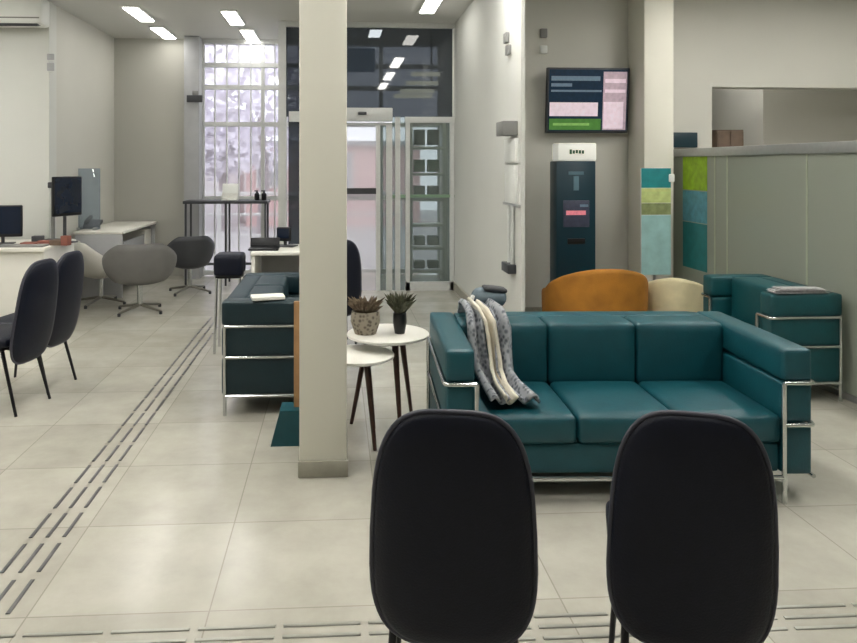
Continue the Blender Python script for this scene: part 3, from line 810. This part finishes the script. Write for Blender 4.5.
MB().box((0,0,.006),(.2,.12,.012), bev=.003).build('base', WHITEM, o); MB().box((0,.03,.11),(.2,.01,.2), rot=(-.2,0,0), bev=.003).build('back_plate', WHITEM, o); MB().box((0,-.01,.05),(.2,.01,.08), rot=(-.2,0,0), bev=.003).build('front_lip', PAPER, o)
# projecting sign on the facade pillar
o = thing('projecting_sign', 'small dark sign sticking out from the grey facade pillar', 'sign', (xw(195,9.55), 9.56, zw(97,-1.7,9.6)))
MB().box((0,-.03,-.03),(.2,.05,.09), bev=.006).build('plate', DKGREY, o); MB().box((.01,-.02,.045),(.08,.04,.06), bev=.006).build('bracket', MIDG, o)

# white desk further back, with dark screens and black chairs
YD = 6.35
q0, q1 = xw(252,YD), xw(345,YD)
d3 = thing('white_desk', 'white desk behind the dark teal sofa, partly hidden by the column', 'desk', ((q0+q1)/2,YD+.2,0))
MB().box((0,0,.735),(q1-q0,.62,.03), bev=.004).build('worktop', WHITE, d3)
for s in (-1,1): MB().box((s*((q1-q0)/2-.02),0,.36),(.03,.58,.72), bev=.003).build('side_panel', WHITE, d3)
MB().box((0,.2,.45),(q1-q0-.08,.02,.5), bev=.003).build('modesty_panel', LIGHTG, d3)
monitor('small dark grey monitor on the white desk, just left of the column', 284, 6.65, .75, .14, .13, math.radians(-20), .05)
o = thing('laptop', 'black open laptop on the left end of the white desk', 'laptop', (xw(262,YD)+.01,YD+.08,.75))
MB().box((0,0,.01),(.26,.2,.018), bev=.005).build('base', BLKMET, o); MB().box((0,.1,.055),(.26,.012,.085), rot=(-.35,0,0), bev=.004).build('lid', BLKMET, o)
o = thing('stool', 'small black padded stool with chrome legs left of the white desk', 'stool', (xw(230,5.9), 5.9, 0))
MB().cushion((0,0,.70),(.23,.26,.17), .03, (0,0,.006), n=6).build('seat', BLACK, o, ang=60)
MB().box((0,0,.605),(.2,.22,.02), bev=.004).build('seat_frame', BLKMET, o)
for a in (-1,1):
    for c in (-1,1): MB().tube([(a*.09,c*.1,.6),(a*.105,c*.12,0)], .011, 10).build('leg', CHROME, o)
dup(cl, (xw(331,5.9), 5.95, 0), math.radians(10), 'black visitor chair mostly hidden behind the white column', 'visitor chairs at the white desk')

# vestibule contents: shelf of slatted pale boards and cash machine seen through the glass
o = thing('leaflet_shelf', 'white open shelf of papers behind the vestibule glass', 'shelf', (xw(427,9.3), 9.35, 0))
for q in (-1,1): MB().box((q*.22,0,1.02),(.05,.25,2.04), bev=.003).build('side_panel', WHITE, o)
for z in (.12,.42,.72,1.05,1.38,1.72,2.04): MB().box((0,0,z),(.42,.24,.035), bev=.003).build('shelf_board', WHITE, o)
for z, m, hh in ((.20,DKGREY,.1),(.51,MIDG,.12),(1.15,MIDG,.14),(1.48,GREENF,.16),(1.85,DKGREY,.2)):
    for dx in (-.1,.08): MB().box((dx,-.02,z+.01),(.14,.14,hh), bev=.01).build('leaflet_stack', m, o)
o = thing('reflection_slats', 'added glowing slats imitating reflected light lines, high behind the dark vestibule glass', 'louvre', (xw(420,9.0), 9.0, 0))
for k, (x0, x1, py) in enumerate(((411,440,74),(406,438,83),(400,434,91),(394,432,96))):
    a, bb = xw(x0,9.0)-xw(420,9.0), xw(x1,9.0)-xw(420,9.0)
    MB().box(((a+bb)/2,0,zw(py,.8,9.0)),(bb-a,.03,.05)).build('slat', mat('glow_slat',(190,184,160),.6,var=.05,emit=6.), o, smooth=False)  # slats glow by emission, standing in for light lines in the glass
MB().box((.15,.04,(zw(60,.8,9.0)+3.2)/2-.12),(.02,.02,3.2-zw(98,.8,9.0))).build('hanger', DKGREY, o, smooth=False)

o = MB().box((0,0,0),(.42,.03,.30), bev=.005).build('glow_panel', mat('slate_blue_glow',(96,120,146),.4,var=.15,scale=12,emit=1.2), None, (xw(358,9.0), 9.0, zw(60,.2,9.0)))  # added panel, given a glow so its blue shows through the dark glass
tag(o, 'added glowing blue panel high behind the dark vestibule glass, beside the column', 'panel')
# ------------------------------------------------------------------ outside
tag(MB().box((-.5,17,-.07),(26,14.2,.1)).build('pavement', PAVE, None, smooth=False), 'pale pavement and street outside the glazing', 'street', kind='structure')
def building(name, label, x0, x1, Y, h, m):
    t = thing(name, label, 'building', ((x0+x1)/2,Y,-.02))
    MB().box((0,1,h/2),(x1-x0,2,h)).build('wall', m, t, smooth=False)
    MB().box((0,.95,h+.06),(x1-x0+.2,2.3,.12)).build('roof', LIGHTG, t, smooth=False)
    k = 0
    x = -(x1-x0)/2+.6
    while x < (x1-x0)/2-.5 and k < 5:
        f = MB().box((x,-.01,1.4),(.7,.05,.9)).build('window', WHITEM, t, smooth=False)
        MB().box((x,-.03,1.4),(.6,.03,.8)).build('pane', LIGHTG, f, smooth=False)
        x += 1.7; k += 1
    return t
building('street_building', 'low pink rendered building across the street', xw(246,18), xw(420,18), 18, 2.0, PINKW)
building('street_building', 'low pale rendered building across the street, left of the pink one', xw(150,19), xw(240,19), 19, 1.9, PALEW)
def tree(label, x, y, h, r, seed):
    random.seed(seed)
    t = thing('street_tree', label, 'tree', (x,y,-.02), 0, 'trees outside')
    MB().tube([(0,0,0),(.05,0,h*.3),(-.03,.05,h*.62)], .13, 10, rend=.07).build('trunk', BARK, t)
    m = MB()
    for k in range(900):
        d = Vector((random.gauss(0,1),random.gauss(0,1),random.gauss(0,.8))); d = d.normalized()*r*random.uniform(.3,1)**.6
        c = Vector((0,0,h*.72)) + d
        a = Vector((random.uniform(-1,1),random.uniform(-1,1),random.uniform(-1,1))).normalized(); b_ = a.orthogonal().normalized()
        s = random.uniform(.08,.2)
        m._add([c-a*s, c-b_*s*.5, c+a*s, c+b_*s*.5], [[0,1,2,3]])
    m.build('crown', FOLI, t, smooth=False)
tree('glare-paled grey tree outside the entrance, right of the glazing', xw(262,14.5), 14.5, 4.0, 1.5, 1)
tree('glare-paled grey tree outside, lower and left in the glazing', xw(222,17.0), 16.9, 2.7, .8, 2)
fn = thing('street_railing', 'white railing outside along the pavement', 'railing', (xw(250,12), 12, -.02))
for z in (.35,.7,1.05): MB().tube([(-2.5,0,z),(2.5,0,z)], .025, 8).build('rail', WHITEM, fn)
for i in range(6): MB().tube([(-2.5+i,0,0),(-2.5+i,0,1.08)], .03, 8).build('post', WHITEM, fn)

# ------------------------------------------------------------------ light
wd = bpy.data.worlds.new('World'); S.world = wd; wd.use_nodes = True
nt = wd.node_tree; bgn = nt.nodes['Background']
sky = nt.nodes.new('ShaderNodeTexSky'); sky.sky_type = 'HOSEK_WILKIE'; sky.turbidity = 8; sky.sun_direction = (.3,.5,.8)
mx = nt.nodes.new('ShaderNodeMix'); mx.data_type = 'RGBA'; mx.inputs['Factor'].default_value = .85
mx.inputs[7].default_value = (.93,.93,1,1)
nt.links.new(sky.outputs[0], mx.inputs[6]); nt.links.new(mx.outputs[2], bgn.inputs['Color'])
bgn.inputs['Strength'].default_value = 3.4

# ------------------------------------------------------------------ camera
cam = bpy.data.cameras.new('camera'); co = bpy.data.objects.new('camera', cam); C.objects.link(co)
co.location = (0,0,EYE); co.rotation_euler = (PI/2, 0, -YAW)
cam.sensor_fit = 'HORIZONTAL'; cam.sensor_width = 36
cam.lens = F/857*36
cam.shift_x = (428.5-PX)/857; cam.shift_y = -(321.5-PY)/857
cam.clip_start = .05; cam.clip_end = 100
S.camera = co
S.view_settings.view_transform = 'Standard'
S.view_settings.look = 'None'
S.view_settings.exposure = 0
